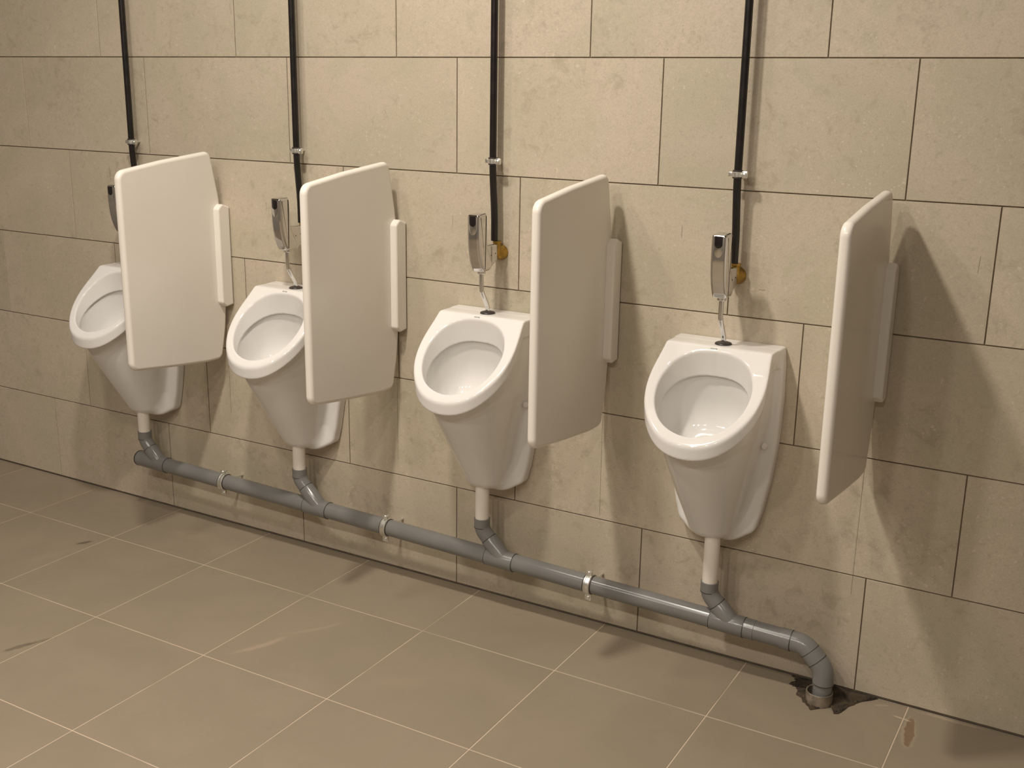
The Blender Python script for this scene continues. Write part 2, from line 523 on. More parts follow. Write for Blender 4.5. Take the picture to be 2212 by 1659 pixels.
def quad(name, pts, mat, label, cat):
    bm = bmesh.new()
    bm.faces.new([bm.verts.new(p) for p in pts])
    me = bpy.data.meshes.new(name); bm.to_mesh(me); bm.free()
    o = link_mesh(name, me, mat, None, False)
    return tag(o, label, cat, kind='structure')
quad('ceiling', [(X0, YB, CEIL), (X0, 0.003, CEIL), (X1, 0.003, CEIL), (X1, YB, CEIL)], M['paint'], 'white plaster ceiling', 'ceiling')
quad('wall_left', [(X0, YB, 0), (X0, 0.003, 0), (X0, 0.003, CEIL), (X0, YB, CEIL)], M['paint'], 'plain side wall left of the urinals', 'wall')
quad('wall_right', [(X1, 0.003, 0), (X1, YB, 0), (X1, YB, CEIL), (X1, 0.003, CEIL)], M['paint'], 'plain side wall right of the urinals', 'wall')
quad('wall_front', [(X1, YB, 0), (X0, YB, 0), (X0, YB, CEIL), (X1, YB, CEIL)], M['paint'], 'plain wall opposite the urinals', 'wall')

# ------------------------------------------------------------------ urinal body from a distance field
def poly_sdf(poly, pu, pv):
    """signed distance of points to a closed polygon (negative inside)"""
    poly = np.asarray(poly, np.float32)
    d = np.full(pu.shape, 1e9, np.float32); inside = np.zeros(pu.shape, bool)
    n = len(poly)
    for i in range(n):
        ax, ay = poly[i]; bx, by = poly[(i + 1) % n]
        ex, ey = bx - ax, by - ay
        wx, wy = pu - ax, pv - ay
        t = np.clip((wx * ex + wy * ey) / (ex * ex + ey * ey + 1e-12), 0, 1)
        dd = (wx - ex * t) ** 2 + (wy - ey * t) ** 2
        d = np.minimum(d, dd)
        cond = (ay > pv) != (by > pv)
        if by != ay:
            xi = ax + (pv - ay) * ex / ey
            inside ^= cond & (pu < xi)
    d = np.sqrt(d)
    return np.where(inside, -d, d)

class Table:
    """polygon distance tabulated on a grid and looked up bilinearly"""
    def __init__(self, poly, u0, u1, v0, v1, h=0.0015):
        self.u0, self.v0, self.h = u0, v0, h
        us = np.arange(u0, u1, h, dtype=np.float32); vs_ = np.arange(v0, v1, h, dtype=np.float32)
        U, V = np.meshgrid(us, vs_, indexing='ij')
        self.T = poly_sdf(poly, U, V)
    def __call__(self, u, v):
        a = np.clip((u - self.u0) / self.h, 0, self.T.shape[0] - 1.001); b_ = np.clip((v - self.v0) / self.h, 0, self.T.shape[1] - 1.001)
        i = a.astype(np.int32); j = b_.astype(np.int32); fa = a - i; fb = b_ - j
        T = self.T
        return (T[i, j] * (1 - fa) * (1 - fb) + T[i + 1, j] * fa * (1 - fb) + T[i, j + 1] * (1 - fa) * fb + T[i + 1, j + 1] * fa * fb).astype(np.float32)

def smin(a, b_, k):
    h = np.maximum(k - np.abs(a - b_), 0) / k
    return np.minimum(a, b_) - h * h * k * 0.25
def smax(a, b_, k):
    return -smin(-a, -b_, k)

def surface_nets(D, org, h):
    S = D < 0
    nx, ny, nz = D.shape
    cnt = np.zeros((nx - 1, ny - 1, nz - 1), np.float32); acc = np.zeros((3, nx - 1, ny - 1, nz - 1), np.float32)
    def sub(A, o):
        return A[o[0]:nx - 1 + o[0], o[1]:ny - 1 + o[1], o[2]:nz - 1 + o[2]]
    for ax in range(3):
        o1, o2 = [a for a in range(3) if a != ax]
        for p in (0, 1):
            for q in (0, 1):
                a = [0, 0, 0]; a[o1] = p; a[o2] = q
                b_ = list(a); b_[ax] = 1
                sa, sb = sub(S, a), sub(S, b_)
                mk = sa != sb
                da, db = sub(D, a), sub(D, b_)
                t = np.where(mk, da / np.where(mk, da - db, 1), 0)
                cnt += mk
                acc[ax] += t * mk
                acc[o1] += p * mk; acc[o2] += q * mk
    act = cnt > 0
    idx = -np.ones(act.shape, np.int64)
    idx[act] = np.arange(act.sum())
    I = np.argwhere(act)
    V = I.astype(np.float64)
    for ax in range(3):
        V[:, ax] += (acc[ax][act] / cnt[act])
    V = V * h + np.array(org)
    Q = []
    for ax in range(3):
        o1, o2 = [(1, 2), (2, 0), (0, 1)][ax]
        sl0 = [slice(None)] * 3; sl1 = [slice(None)] * 3
        sl0[ax] = slice(0, -1); sl1[ax] = slice(1, None)
        e = np.argwhere(S[tuple(sl0)] != S[tuple(sl1)])
        ok = (e[:, o1] > 0) & (e[:, o2] > 0) & (e[:, o1] < D.shape[o1] - 1) & (e[:, o2] < D.shape[o2] - 1)
        e = e[ok]
        flip = S[tuple(sl0)][e[:, 0], e[:, 1], e[:, 2]]
        def cell(d1, d2):
            c_ = e.copy(); c_[:, o1] += d1; c_[:, o2] += d2
            return idx[c_[:, 0], c_[:, 1], c_[:, 2]]
        q = np.stack([cell(-1, -1), cell(0, -1), cell(0, 0), cell(-1, 0)], 1)
        q[~flip] = q[~flip][:, ::-1]
        Q.append(q)
    return V, np.concatenate(Q)

A_ = radians(44.0)
O_Y, O_Z = -0.0985, 0.8672           # upper front edge of the urinal, where the sloping rim face starts
def s_of(y, z): return (y - O_Y) * (-cos(A_)) + (z - O_Z) * (-sin(A_))
def h_of(y, z): return (y - O_Y) * (-sin(A_)) + (z - O_Z) * cos(A_)
def rim_pt(x, s, h=0.0):
    return Vector((x, O_Y - cos(A_) * s - sin(A_) * h, O_Z - sin(A_) * s + cos(A_) * h))

def smooth_half(nodes, n):
    """Catmull-Rom through (w, s) nodes"""
    P_ = [np.array(p, float) for p in nodes]
    P_ = [2 * P_[0] - P_[1]] + P_ + [np.array((-P_[-2][0], P_[-2][1]))]
    out = []
    for i in range(1, len(P_) - 2):
        for k in range(n):
            t = k / n
            a, b_, c_, d = P_[i - 1], P_[i], P_[i + 1], P_[i + 2]
            out.append(0.5 * ((2 * b_) + (-a + c_) * t + (2 * a - 5 * b_ + 4 * c_ - d) * t * t + (-a + 3 * b_ - 3 * c_ + d) * t ** 3))
    out.append(P_[-2])
    return [tuple(p) for p in out]

def urinal_mesh():
    h = 0.0022
    xs = np.arange(-0.1675, 0.168, h, dtype=np.float32)
    ys_ = np.arange(-0.335, 0.0081, h, dtype=np.float32)
    zs = np.arange(0.345, 0.885, h, dtype=np.float32)
    X, Y, Z = np.meshgrid(xs, ys_, zs, indexing='ij')
    AX = np.abs(X)
    s = s_of(Y, Z).astype(np.float32); hh = h_of(Y, Z).astype(np.float32)
    # rim outline in the sloping plane
    half = smooth_half([(0.1345, 0.0), (0.141, 0.045), (0.1455, 0.09), (0.1445, 0.13), (0.1365, 0.17), (0.1215, 0.205), (0.1005, 0.236), (0.073, 0.262), (0.040, 0.278), (0.0, 0.284)], 6)
    full = [(-0.13, -0.12)] + [(0.13, -0.12)] + half + [(-w, q) for w, q in half[::-1][1:]]
    egg = Table(full, -0.20, 0.20, -0.16, 0.33)
    # hole outline
    hole_half = smooth_half([(0.0, 0.0145), (0.040, 0.019), (0.073, 0.034), (0.098, 0.060), (0.112, 0.093), (0.1165, 0.125), (0.112, 0.163), (0.098, 0.198), (0.074, 0.228), (0.040, 0.248), (0.0, 0.256)], 5)
    hole_full = hole_half + [(-w, q) for w, q in hole_half[::-1][1:-1]]
    hole = Table(hole_full, -0.20, 0.20, -0.16, 0.36)
    # back plate outline in (x, z)
    pl = [(0.1355, 0.8655), (0.143, 0.82), (0.1455, 0.74), (0.142, 0.62), (0.131, 0.52), (0.115, 0.43), (0.101, 0.379), (-0.101, 0.379), (-0.115, 0.43), (-0.131, 0.52), (-0.142, 0.62), (-0.1455, 0.74), (-0.143, 0.82), (-0.1355, 0.8655)]
    pl = rounded(pl, [0.01, 0.1, 0.2, 0.3, 0.3, 0.2, 0.020, 0.020, 0.2, 0.3, 0.3, 0.2, 0.1, 0.01], 4)
    plate = Table(pl, -0.20, 0.20, 0.30, 0.92)
    dplate = smax(plate(X, Z), -(Y + 0.036), 0.012)
    # skirt band and deck block behind the rim face
    hmin = -0.030
    E_ = egg(X, s - 0.80 * np.clip(-hh, 0, 0.06))
    band = smax(smax(E_, hh, 0.0065), (hmin - hh), 0.006)
    topz = Z - 0.8685
    band = smax(band, topz, 0.008)
    deck = np.maximum(AX - (0.1345 + 0.02 * np.clip(Y + 0.1, 0, 1) ), 0.822 - Z)
    deck = smax(deck, hh, 0.0065)
    deck = smax(deck, topz, 0.0075)
    deck = smax(deck, -(Y + 0.30), 0.01)
    # tapering bowl body: U-shaped sections
    zz = np.array([0.340, 0.358, 0.38, 0.42, 0.50, 0.58, 0.66, 0.76, 0.90])
    wb = np.interp(zs, zz, [0.044, 0.051, 0.056, 0.066, 0.085, 0.102, 0.118, 0.128, 0.131]).astype(np.float32)[None, None, :]
    yf = np.interp(zs, zz, [-0.086, -0.100, -0.113, -0.138, -0.188, -0.237, -0.283, -0.30, -0.30]).astype(np.float32)[None, None, :]
    yc = np.interp(zs, zz, [-0.045, -0.048, -0.052, -0.060, -0.078, -0.095, -0.110, -0.12, -0.12]).astype(np.float32)[None, None, :]
    t = np.clip(yc - Y, 0, None)
    bb = (yc - yf)
    def uni(off):
        w_, b2 = wb - off, bb - off
        q = ((AX / w_) ** 2.3 + (t / b2) ** 2.3) ** (1 / 2.3)
        return (q - 1) * np.minimum(w_, b2) * 0.93
    body = uni(0.0)
    body = smax(body, hh + 0.012, 0.01)
    body = smax(body, topz + 0.006, 0.008)
    body = smax(body, 0.363 + 0.10 * np.clip(Y + 0.12, 0, 1) * 1.2 - Z, 0.024)
    dsolid = smin(body, dplate, 0.020 + 0.05 * np.clip((0.44 - Z) / 0.08, 0, 1))
    dsolid = smin(dsolid, deck, 0.008)
    dsolid = smin(dsolid, band, 0.004)
    dsolid = smax(dsolid, topz, 0.004)
    # flank pocket bottom fade: keep the trough between bowl and plate
    # hole through the rim, tapering inwards
    dep = np.clip(-hh, -0.02, 1)
    H_ = hole(X, s - 0.44 * np.clip(dep, 0, 1)) + 0.27 * np.clip(dep, -1, 0.055) + 0.12 * np.clip(dep - 0.055, 0, 1)
    led = (Z - 0.665) - (Y + 0.28) * 0.70              # ledge plane: above it the rim wall, below it the bowl
    v1 = smax(H_, -(led) - 0.008, 0.003)
    v1 = np.maximum(v1, np.minimum(-(hh + 0.022), uni(0.006)))
    # bowl cavity
    cav = smax(uni(0.0145 - 0.008 * np.clip((Z - 0.60) / 0.08, 0, 1)), H_ - 0.0100, 0.005)
    back = -0.030
    tz = np.clip(0.735 - Z, 0, 1)
    cav_front = smax(cav, (Y - (back - 1.15 * tz * tz / (tz + 0.06))) * 0.72, 0.055)
    cav_front = smax(cav_front, 0.42 - Z, 0.05)
    v2 = smax(cav_front, led, 0.004)
    void = smin(v1, v2, 0.0035)
    D = smax(dsolid, -void, 0.0045)
    D = np.maximum(D, Y + 0.0012)
    V, Q = surface_nets(D.astype(np.float32), (xs[0], ys_[0], zs[0]), h)
    me = bpy.data.meshes.new('ceramic_body')
    me.from_pydata(V.tolist(), [], Q.tolist())
    bm = bmesh.new(); bm.from_mesh(me)
    for _ in range(1):
        bmesh.ops.smooth_vert(bm, verts=[v for v in bm.verts if v.co.y < -0.004], factor=0.4, use_axis_x=True, use_axis_y=True, use_axis_z=True)
    bm.to_mesh(me); bm.free()
    me.polygons.foreach_set('use_smooth', [True] * len(me.polygons))
    return me

UC = [-0.776, -0.082, 0.600, 1.2765]       # the four urinal centres along the wall
PC = [-0.436, 0.249, 0.931, 1.6245]        # the four partitions
WHO = ['leftmost', 'second', 'third', 'rightmost']

u = empty('urinal', (UC[0], 0, 0.36))
def up(x, y, z): return (x, y, z - 0.36)
me = urinal_mesh()
for v in me.vertices: v.co.z -= 0.36
link_mesh('ceramic_body', me, M['ceramic'], u)
# rubber seal where the flush tube enters
bm = bmesh.new()
tubelike(bm, up(0, -0.064, 0.8678), up(0, -0.064, 0.90), [(0, 0.0208), (0.0022, 0.0208), (0.0042, 0.019), (0.0058, 0.014), (0.0072, 0.009)], 36)
g_ = from_bm('rubber_grommet', bm, M['rubber'], u, 60); g_['label'] = 'black rubber ring round the flush tube'
for sx in (-1, 1):
    bm = bmesh.new()
    tubelike(bm, up(sx * 0.100, -0.036, 0.622), up(sx * 0.124, -0.056, 0.622), [(0, 0.0088), (0.0235, 0.0088), (0.0255, 0.0078), (0.0262, 0.0055)], 20)
    from_bm('screw_cap', bm, M['ceramic'], u, 40)
# small printed mark on the rim
fc = bpy.data.curves.new('mark', 'FONT')
fc.body = 'nova'; fc.size = 0.0088; fc.align_x = 'CENTER'; fc.align_y = 'CENTER'; fc.extrude = 0.0004; fc.space_character = 1.05; fc.offset = 0.0002
fo = bpy.data.objects.new('mark', fc); COL.objects.link(fo)
bpy.context.view_layer.update()
tm = bpy.data.meshes.new_from_object(fo.evaluated_get(bpy.context.evaluated_depsgraph_get()))
bpy.data.objects.remove(fo)
ctr = rim_pt(-0.009, 0.0068, 0.0010)
ex = Vector((1, 0, 0)); ey = (rim_pt(0, -1) - rim_pt(0, 0)).normalized(); en = ex.cross(ey)
tm.materials.clear()
for v in tm.vertices:
    p = ctr + ex * v.co.x + ey * v.co.y + en * v.co.z
    v.co = (p.x, p.y, p.z - 0.36)
mk = link_mesh('printed_mark', tm, M['print'], u, False); mk['label'] = 'small grey lettering'

urinals = [u] + [copy_tree(u) for _ in range(3)]
ULAB = ['white ceramic urinal at the far left, its right half hidden by a partition',
        'white ceramic urinal, second from the left, right edge hidden by a partition',
        'white ceramic urinal, third from the left, between the second and third partitions',
        'white ceramic urinal at the right end of the row, seen whole, above the pipe bend']
for o, x, lb in zip(urinals, UC, ULAB):
    o.location = (x, 0, 0.36)
    tag(o, lb, 'urinal', 'wall-hung urinals in a row')

# ------------------------------------------------------------------ partitions
p = empty('urinal_partition', (PC[0], 0, 0.6))
bm = bmesh.new()
out = [(-0.415, 1.220), (-0.250, 1.243), (-0.052, 1.263), (-0.022, 1.12), (-0.0085, 0.98), (-0.0085, 0.82), (-0.020, 0.70), (-0.043, 0.598), (-0.110, 0.598), (-0.250, 0.612), (-0.415, 0.632)]
out = rounded(out, [0.030, 0, 0.022, 0.3, 0.3, 0.3, 0.3, 0.025, 0.3, 0, 0.028], 5)
out = [(y, z - 0.6) for y, z in out]
prism(bm, out, 'x', -0.0085, 0.0165, bev=0.0105, segs=5)
weighted(from_bm('panel', bm, M['panel'], p, 60))
bm = bmesh.new()
blk = rounded([(-0.001, 1.088 - 0.6), (-0.034, 1.100 - 0.6), (-0.052, 1.085 - 0.6), (-0.052, 0.785 - 0.6), (-0.034, 0.770 - 0.6), (-0.001, 0.775 - 0.6)], [0.004, 0.012, 0.012, 0.012, 0.012, 0.004], 4)
prism(bm, blk, 'x', -0.030, 0.0375, bev=0.006, segs=4)
weighted(from_bm('mounting_block', bm, M['panel'], p, 50))
parts_ = [p] + [copy_tree(p) for _ in range(3)]
PLAB = ['white partition panel between the leftmost and second urinals, its face brightly lit',
        'white partition panel between the second and third urinals',
        'white partition panel between the third and rightmost urinals, its face in grey shade',
        'white partition panel right of the last urinal, seen nearly edge-on']
for o, x, lb in zip(parts_, PC, PLAB):
    o.location = (x, 0, 0.6)
    tag(o, lb, 'partition', 'white partitions between the urinals')

# ------------------------------------------------------------------ black supply pipes and their clamps
PIPE_Y = -0.036
PX = [-0.785, -0.086, 0.595, 1.275]
bm = bmesh.new()
zt = CEIL - 0.001
sp_path = [(0, 0, zt - 1.064), (0, 0, 1.262 - 1.064), (0.0003, 0.0008, 1.235 - 1.064), (0.0015, 0.003, 1.19 - 1.064), (0.0028, 0.005, 1.15 - 1.064), (0.0034, 0.0058, 1.12 - 1.064), (0.0036, 0.006, 0)]
sweep(bm, sp_path, 0.0095, 20)
me = bpy.data.meshes.new('supply_pipe'); bmesh.ops.recalc_face_normals(bm, faces=bm.faces); bm.to_mesh(me); bm.free()
pipe0 = link_mesh('supply_pipe', me, M['black_pipe'], None, True, 50)
pipes = [pipe0] + [copy_tree(pipe0) for _ in range(3)]
SLAB = ['black water pipe on the wall above the leftmost urinal, lower end hidden',
        'black water pipe coming down the wall to the second urinal from the left',
        'black water pipe coming down the wall to the third urinal from the left',
        'black water pipe coming down the wall to the rightmost urinal, behind its valve']
for o, x, lb in zip(pipes, PX, SLAB):
    o.location = (x, PIPE_Y, 1.064)
    tag(o, lb, 'pipe', 'black water pipes down the wall')

def band(bm, r0, r1, hgt, axis='z', mat=0, segs=28):
    """flat ring with thickness"""
    def pt(r, a, t):
        return (r * cos(a), r * sin(a), t) if axis == 'z' else (t, r * cos(a), r * sin(a))
    prof = [(r0, -hgt / 2), (r1 - 0.0008, -hgt / 2), (r1, -hgt / 2 + 0.0008), (r1, hgt / 2 - 0.0008), (r1 - 0.0008, hgt / 2), (r0, hgt / 2)]
    rings = [[bm.verts.new(pt(r, 2 * pi * k / segs, t)) for k in range(segs)] for r, t in prof]
    n = len(rings)
    for i in range(n):
        a, b_ = rings[i], rings[(i + 1) % n]
        for k in range(segs):
            f = bm.faces.new((a[k], a[(k + 1) % segs], b_[(k + 1) % segs], b_[k])); f.material_index = mat

c0 = empty('pipe_clamp', (0, 0, 0))
bm = bmesh.new()
band(bm, 0.0124, 0.0140, 0.0120)
box(bm, (-0.0215, -0.006, -0.0055), (-0.012, -0.001, 0.0055), 0.001)
box(bm, (0.012, -0.0075, -0.0085), (0.0255, -0.002, 0.0085), 0.0016)
box(bm, (0.012, -0.0015, -0.0075), (0.024, 0.003, 0.0075), 0.001)
from_bm('band', bm, M['zinc'], c0, 40)
bm = bmesh.new(); band(bm, 0.0098, 0.0127, 0.0195)
from_bm('rubber_lining', bm, M['rubber'], c0, 40)
bm = bmesh.new()
tubelike(bm, (0.0185, -0.0072, 0), (0.0185, -0.02, 0), [(0, 0.0048), (0.0022, 0.0046), (0.0035, 0.003)], 16)
from_bm('screw', bm, M['zinc'], c0, 40)
bm = bmesh.new()
tubelike(bm, (0, 0.0130, 0), (0, 0.0352, 0), [(0, 0.0052), (0.006, 0.0052), (0.006, 0.0032), (0.0222, 0.0032)], 14)
from_bm('wall_stud', bm, M['zinc'], c0, 40)
clamps = [c0] + [copy_tree(c0) for _ in range(3)]
for o, x, w in zip(clamps, PX, WHO):
    o.location = (x, PIPE_Y, 1.277)
    tag(o, {'leftmost': 'small zinc clamp on the leftmost black pipe', 'second': 'small zinc clamp on the second black pipe from the left',
            'third': 'small zinc clamp on the third black pipe from the left', 'rightmost': 'small zinc clamp on the rightmost black pipe'}[w], 'clamp', 'zinc clamps on the black pipes')

# ------------------------------------------------------------------ chrome flush valves
VZ = 1.065
fv = empty('flush_valve', (0, 0, VZ))
def fp(pts): return [(y, z - VZ) for y, z in pts]
bm = bmesh.new()
prof = [(-0.1430, 1.144), (-0.1435, 1.112), (-0.143, 1.08), (-0.1395, 1.05), (-0.133, 1.022), (-0.123, 1.0), (-0.116, 0.990), (-0.084, 0.990), (-0.076, 0.996), (-0.068, 1.006), (-0.096, 1.058), (-0.098, 1.10), (-0.1020, 1.146)]
# smooth the front and rear profile into a gentle curve
prof = rounded(fp(prof), [0.006, 0.2, 0.12, 0.1, 0.1, 0.05, 0.004, 0.008, 0.02, 0.02, 0.02, 0.1, 0.004], 4)
prism(bm, prof, 'x', -0.0200, 0.0200, bev=0.0088, segs=5)
weighted(from_bm('valve_body', bm, M['chrome'], fv, 50))
# side arm to the wall fitting
bm = bmesh.new()
arm = rounded(fp([(-0.110, 1.060), (-0.040, 1.057), (-0.038, 1.014), (-0.058, 1.004), (-0.072, 0.996), (-0.110, 0.996)]), [0.01, 0.004, 0.004, 0.02, 0.02, 0.01], 4)
prism(bm, arm, 'x', -0.0155, 0.0155, bev=0.005, segs=4)
weighted(from_bm('inlet_arm', bm, M['chrome'], fv, 50))
for yy, zz_ in ((-0.074, 1.030), (-0.052, 1.033)):
    bm = bmesh.new()
    tubelike(bm, (0.0150, yy, zz_ - VZ), (0.02, yy, zz_ - VZ), [(0, 0.0017), (0.0009, 0.0017)], 12)
    from_bm('set_screw', bm, M['dark_hole'], fv, 40)
# bright scooped bezel and black sensor window on the front face
bm = bmesh.new()
U1 = [(-0.0125, 1.1395), (0.0125, 1.1395), (0.0125, 1.112)] + [(0.0125 * cos(a), 1.112 - 0.022 * sin(a)) for a in np.linspace(0, pi, 13)[1:-1]] + [(-0.0125, 1.112)]
prism(bm, [(x, z - VZ) for x, z in U1], 'y', -0.1448, -0.1410, bev=0.0012, segs=2)
bz = from_bm('sensor_bezel', bm, M['chrome'], fv, 40)
bm = bmesh.new()
U2 = [(-0.0098, 1.1400), (0.0098, 1.1400), (0.0098, 1.122)] + [(0.0098 * cos(a), 1.122 - 0.0095 * sin(a)) for a in np.linspace(0, pi, 11)[1:-1]] + [(-0.0098, 1.122)]
prism(bm, [(x, z - VZ) for x, z in U2], 'y', -0.1458, -0.143, bev=0.0006, segs=2)
sw = from_bm('sensor_window', bm, M['black_glass'], bz, 40); sw['label'] = 'black sensor window'
bm = bmesh.new()
tubelike(bm, (0, -0.098, 0.994 - VZ), (0, -0.098, 0.9 - VZ), [(0, 0.0112), (0.010, 0.0112), (0.012, 0.0098), (0.012, 0.007)], 20)
from_bm('tube_nut', bm, M['chrome'], fv, 40)
bm = bmesh.new()
tp = [(0, -0.098, 0.985), (0, -0.0978, 0.946), (0, -0.0962, 0.937), (0, -0.092, 0.928), (0, -0.083, 0.914), (0, -0.0735, 0.900), (0, -0.0675, 0.890), (0, -0.0645, 0.881), (0, -0.064, 0.8685)]
sweep(bm, [(x, y, z - VZ) for x, y, z in tp], 0.0062, 18)
from_bm('flush_tube', bm, M['chrome'], fv, 60)
bm = bmesh.new()
# brass elbow with wall flange, and the socket that takes the black pipe
tubelike(bm, (0.004, -0.0012, 1.030 - VZ), (0.004, -0.05, 1.030 - VZ), [(0, 0.0215), (0.0045, 0.0215), (0.0065, 0.0205), (0.013, 0.0200), (0.022, 0.0185), (0.029, 0.0150), (0.0345, 0.0120), (0.041, 0.0120)], 24)
tubelike(bm, (0.0065, -0.028, 1.030 - VZ), (0.0065, -0.028, 1.070 - VZ), [(0, 0.0105), (0.026, 0.0105), (0.028, 0.0122), (0.0337, 0.0122)], 20)
bs = from_bm('brass_elbow', bm, M['brass'], fv, 40); bs['label'] = 'brass wall elbow'
valves = [fv] + [copy_tree(fv) for _ in range(3)]
VLAB = ['chrome sensor flush valve above the leftmost urinal, mostly hidden by a partition',
        'chrome sensor flush valve above the second urinal from the left',
        'chrome sensor flush valve above the third urinal from the left',
        'chrome sensor flush valve above the rightmost urinal, in front of its black pipe']
for o, x, lb in zip(valves, UC, VLAB):
    o.location = (x, 0, VZ)
    tag(o, lb, 'flush valve', 'chrome flush valves above the urinals')

# ------------------------------------------------------------------ white outlet pipes
DY = -0.083
SX = [-0.769, -0.077, 0.600, 1.289]
ZE = [0.267, 0.261, 0.239, 0.212]         # height of each elbow's bend centre
def zmain(x): return 0.1975 - 0.0255 * (x + 0.79)
for x, ze, w in zip(SX, ZE, WHO):
    bm = bmesh.new()
    sweep(bm, [(0, 0, 0), (0, 0, 0.385 - (ze + 0.0343))], 0.0200, 28)
    bmesh.ops.recalc_face_normals(bm, faces=bm.faces)
    me = bpy.data.meshes.new('outlet_pipe'); bm.to_mesh(me); bm.free()
    o = link_mesh('outlet_pipe', me, M['white_pvc'], None, True, 50)
    o.location = (x, DY, ze + 0.0343)
    nm = {'leftmost': 'the leftmost urinal', 'second': 'the second urinal from the left', 'third': 'the third urinal from the left', 'rightmost': 'the rightmost urinal'}[w]
    tag(o, 'short white outlet pipe under ' + nm, 'pipe', 'white outlet pipes under the urinals')

# ------------------------------------------------------------------ grey drain pipe
dp = empty('drain_pipe', (1.6, -0.095, 0.0))
OFF = Vector((1.6, -0.095, 0.0))
def L(pt): return tuple(Vector(pt) - OFF)
RP, RF = 0.0252, 0.0273
XR = 1.505
bm = bmesh.new()
pa = Vector((-0.80, DY, zmain(-0.80))); pb = Vector((XR + 0.012, DY, zmain(XR)))
sweep(bm, [L(pa), L(pa.lerp(pb, .33)), L(pa.lerp(pb, .66)), L(pb)], RP, 32)
from_bm('main_pipe', bm, M['grey_pvc'], dp, 40)
dirm = (pb - pa).normalized()
def seal_ring(bm, c, d, r, w=0.0028):
    c = Vector(c); d = Vector(d).normalized()
    p0 = c - d * w / 2
    tubelike(bm, L(p0), L(p0 + d), [(0, r - 0.006), (0, r), (w, r), (w, r - 0.006)], 32, mat=1)
for i, (x, ze) in enumerate(zip(SX, ZE)):
    bm = bmesh.new()
    # socket + 45 degree elbow + diagonal branch
    zm = zmain(x); xj = x + (ze - zm)
    zj = zmain(xj)
    top = Vector((x, DY, ze + 0.034)); cor = Vector((x, DY, ze)); end = Vector((xj, DY, zj))
    dd = (end - cor).normalized()
    sweep(bm, [L(top), L(cor + Vector((0, 0, 0.006)))], 0.0232, 30)
    pth = arc_path(cor + Vector((0, 0, 0.012)), cor, end, 0.042, 8)
    sweep(bm, [L(q) for q in pth], 0.0226, 30)
    l_ = (end - cor).length
    mid = cor + dd * min(0.034, l_ * 0.45)
    tubelike(bm, L(mid), L(mid + dd), [(0, 0.0232), (0.002, 0.0243), (l_ - min(0.034, l_ * .45), 0.0243)], 30)
    seal_ring(bm, mid, dd, 0.0240, 0.0018)
    e2 = cor + dd * 0.012
    seal_ring(bm, cor + Vector((0, 0, 0.008)), (0, 0, 1), 0.0235, 0.0016)
    # collars on the main run
    c1 = end - dirm * 0.058; c2 = end + dirm * 0.034
    if i == 0:
        c1 = pa.copy()
    tubelike(bm, L(c1), L(c2), [(0, RP + 0.0015), (0.002, RF), ((c2 - c1).length - 0.002, RF), ((c2 - c1).length, RP + 0.0015)], 32)
    seal_ring(bm, c1 + dirm * 0.001, dirm, RF + 0.0001, 0.0016)
    seal_ring(bm, c2 - dirm * 0.001, dirm, RF + 0.0001, 0.0016)
    if i == 3:
        tubelike(bm, L(c2), L(c2 + dirm), [(0, RF - 0.001), (0.026, RF - 0.001), (0.027, RP)], 32)
    from_bm('branch_fitting', bm, [M['grey_pvc'], M['seal']], dp, 40)
bm = bmesh.new()
tubelike(bm, L(pa - dirm * 0.006), L(pb), [(0, 0.020), (0.0015, RF - 0.001), (0.007, RF + 0.0004), (0.007, 0.02)], 32)
ec = from_bm('end_cap', bm, M['seal'], dp, 40); ec['label'] = 'dark rubber end of the pipe'
# bend down into the floor: two 45 degree elbows
bm = bmesh.new()
zb = zmain(XR)
q0 = Vector((XR - 0.02, DY, zmain(XR - 0.02))); q1 = Vector((1.546, DY, zb - 0.001))
q2 = Vector((1.5985, -0.089, zb - 0.052)); q3 = Vector((1.6005, -0.0925, 0.050)); q4 = Vector((1.6005, -0.0945, 0.010))
RB = 0.0262
pth = arc_path(q0, q1, q1.lerp(q2, .5), 0.052, 9)[:-1] + arc_path(q1.lerp(q2, .5), q2, q3, 0.048, 9)[1:]
sweep(bm, [L(v) for v in pth], RB, 36)
tubelike(bm, L(q0), L(q0 + dirm), [(0, RB), (0.0, RF), (0.026, RF), (0.027, RB)], 32)
sweep(bm, [L(q3 + Vector((0, 0, 0.004))), L(q4)], 0.0236, 32)
seal_ring(bm, q0 + dirm * 0.027, dirm, RF + 0.0001, 0.0016)
dq = (q2 - q1).normalized()
seal_ring(bm, q1 + dq * 0.019, dq, RB + 0.0004, 0.0013)
seal_ring(bm, q1.lerp(q2, .66), dq, RB + 0.0005, 0.0016)
seal_ring(bm, q3 + Vector((0, 0, 0.003)), (0, 0, 1), RB + 0.0002, 0.0014)
from_bm('floor_bend', bm, [M['grey_pvc'], M['seal']], dp, 40)
tag(dp, 'grey plastic drain pipe running along the wall base into the floor', 'drain pipe')

# clamps on the drain
k0 = empty('drain_clamp', (0, 0, 0))
bm = bmesh.new()
band(bm, 0.0266, 0.0282, 0.019, 'x')
for o_ in (-0.0062, 0.0062):
    bmx = bmesh.new()
    band(bm, 0.0278, 0.0294, 0.0042, 'x')
    bmx.free()
    vs_ = bm.verts[:]
    n_new = 28 * 6
    bm.verts.ensure_lookup_table()
    for v in bm.verts[-n_new:]:
        v.co.x += o_
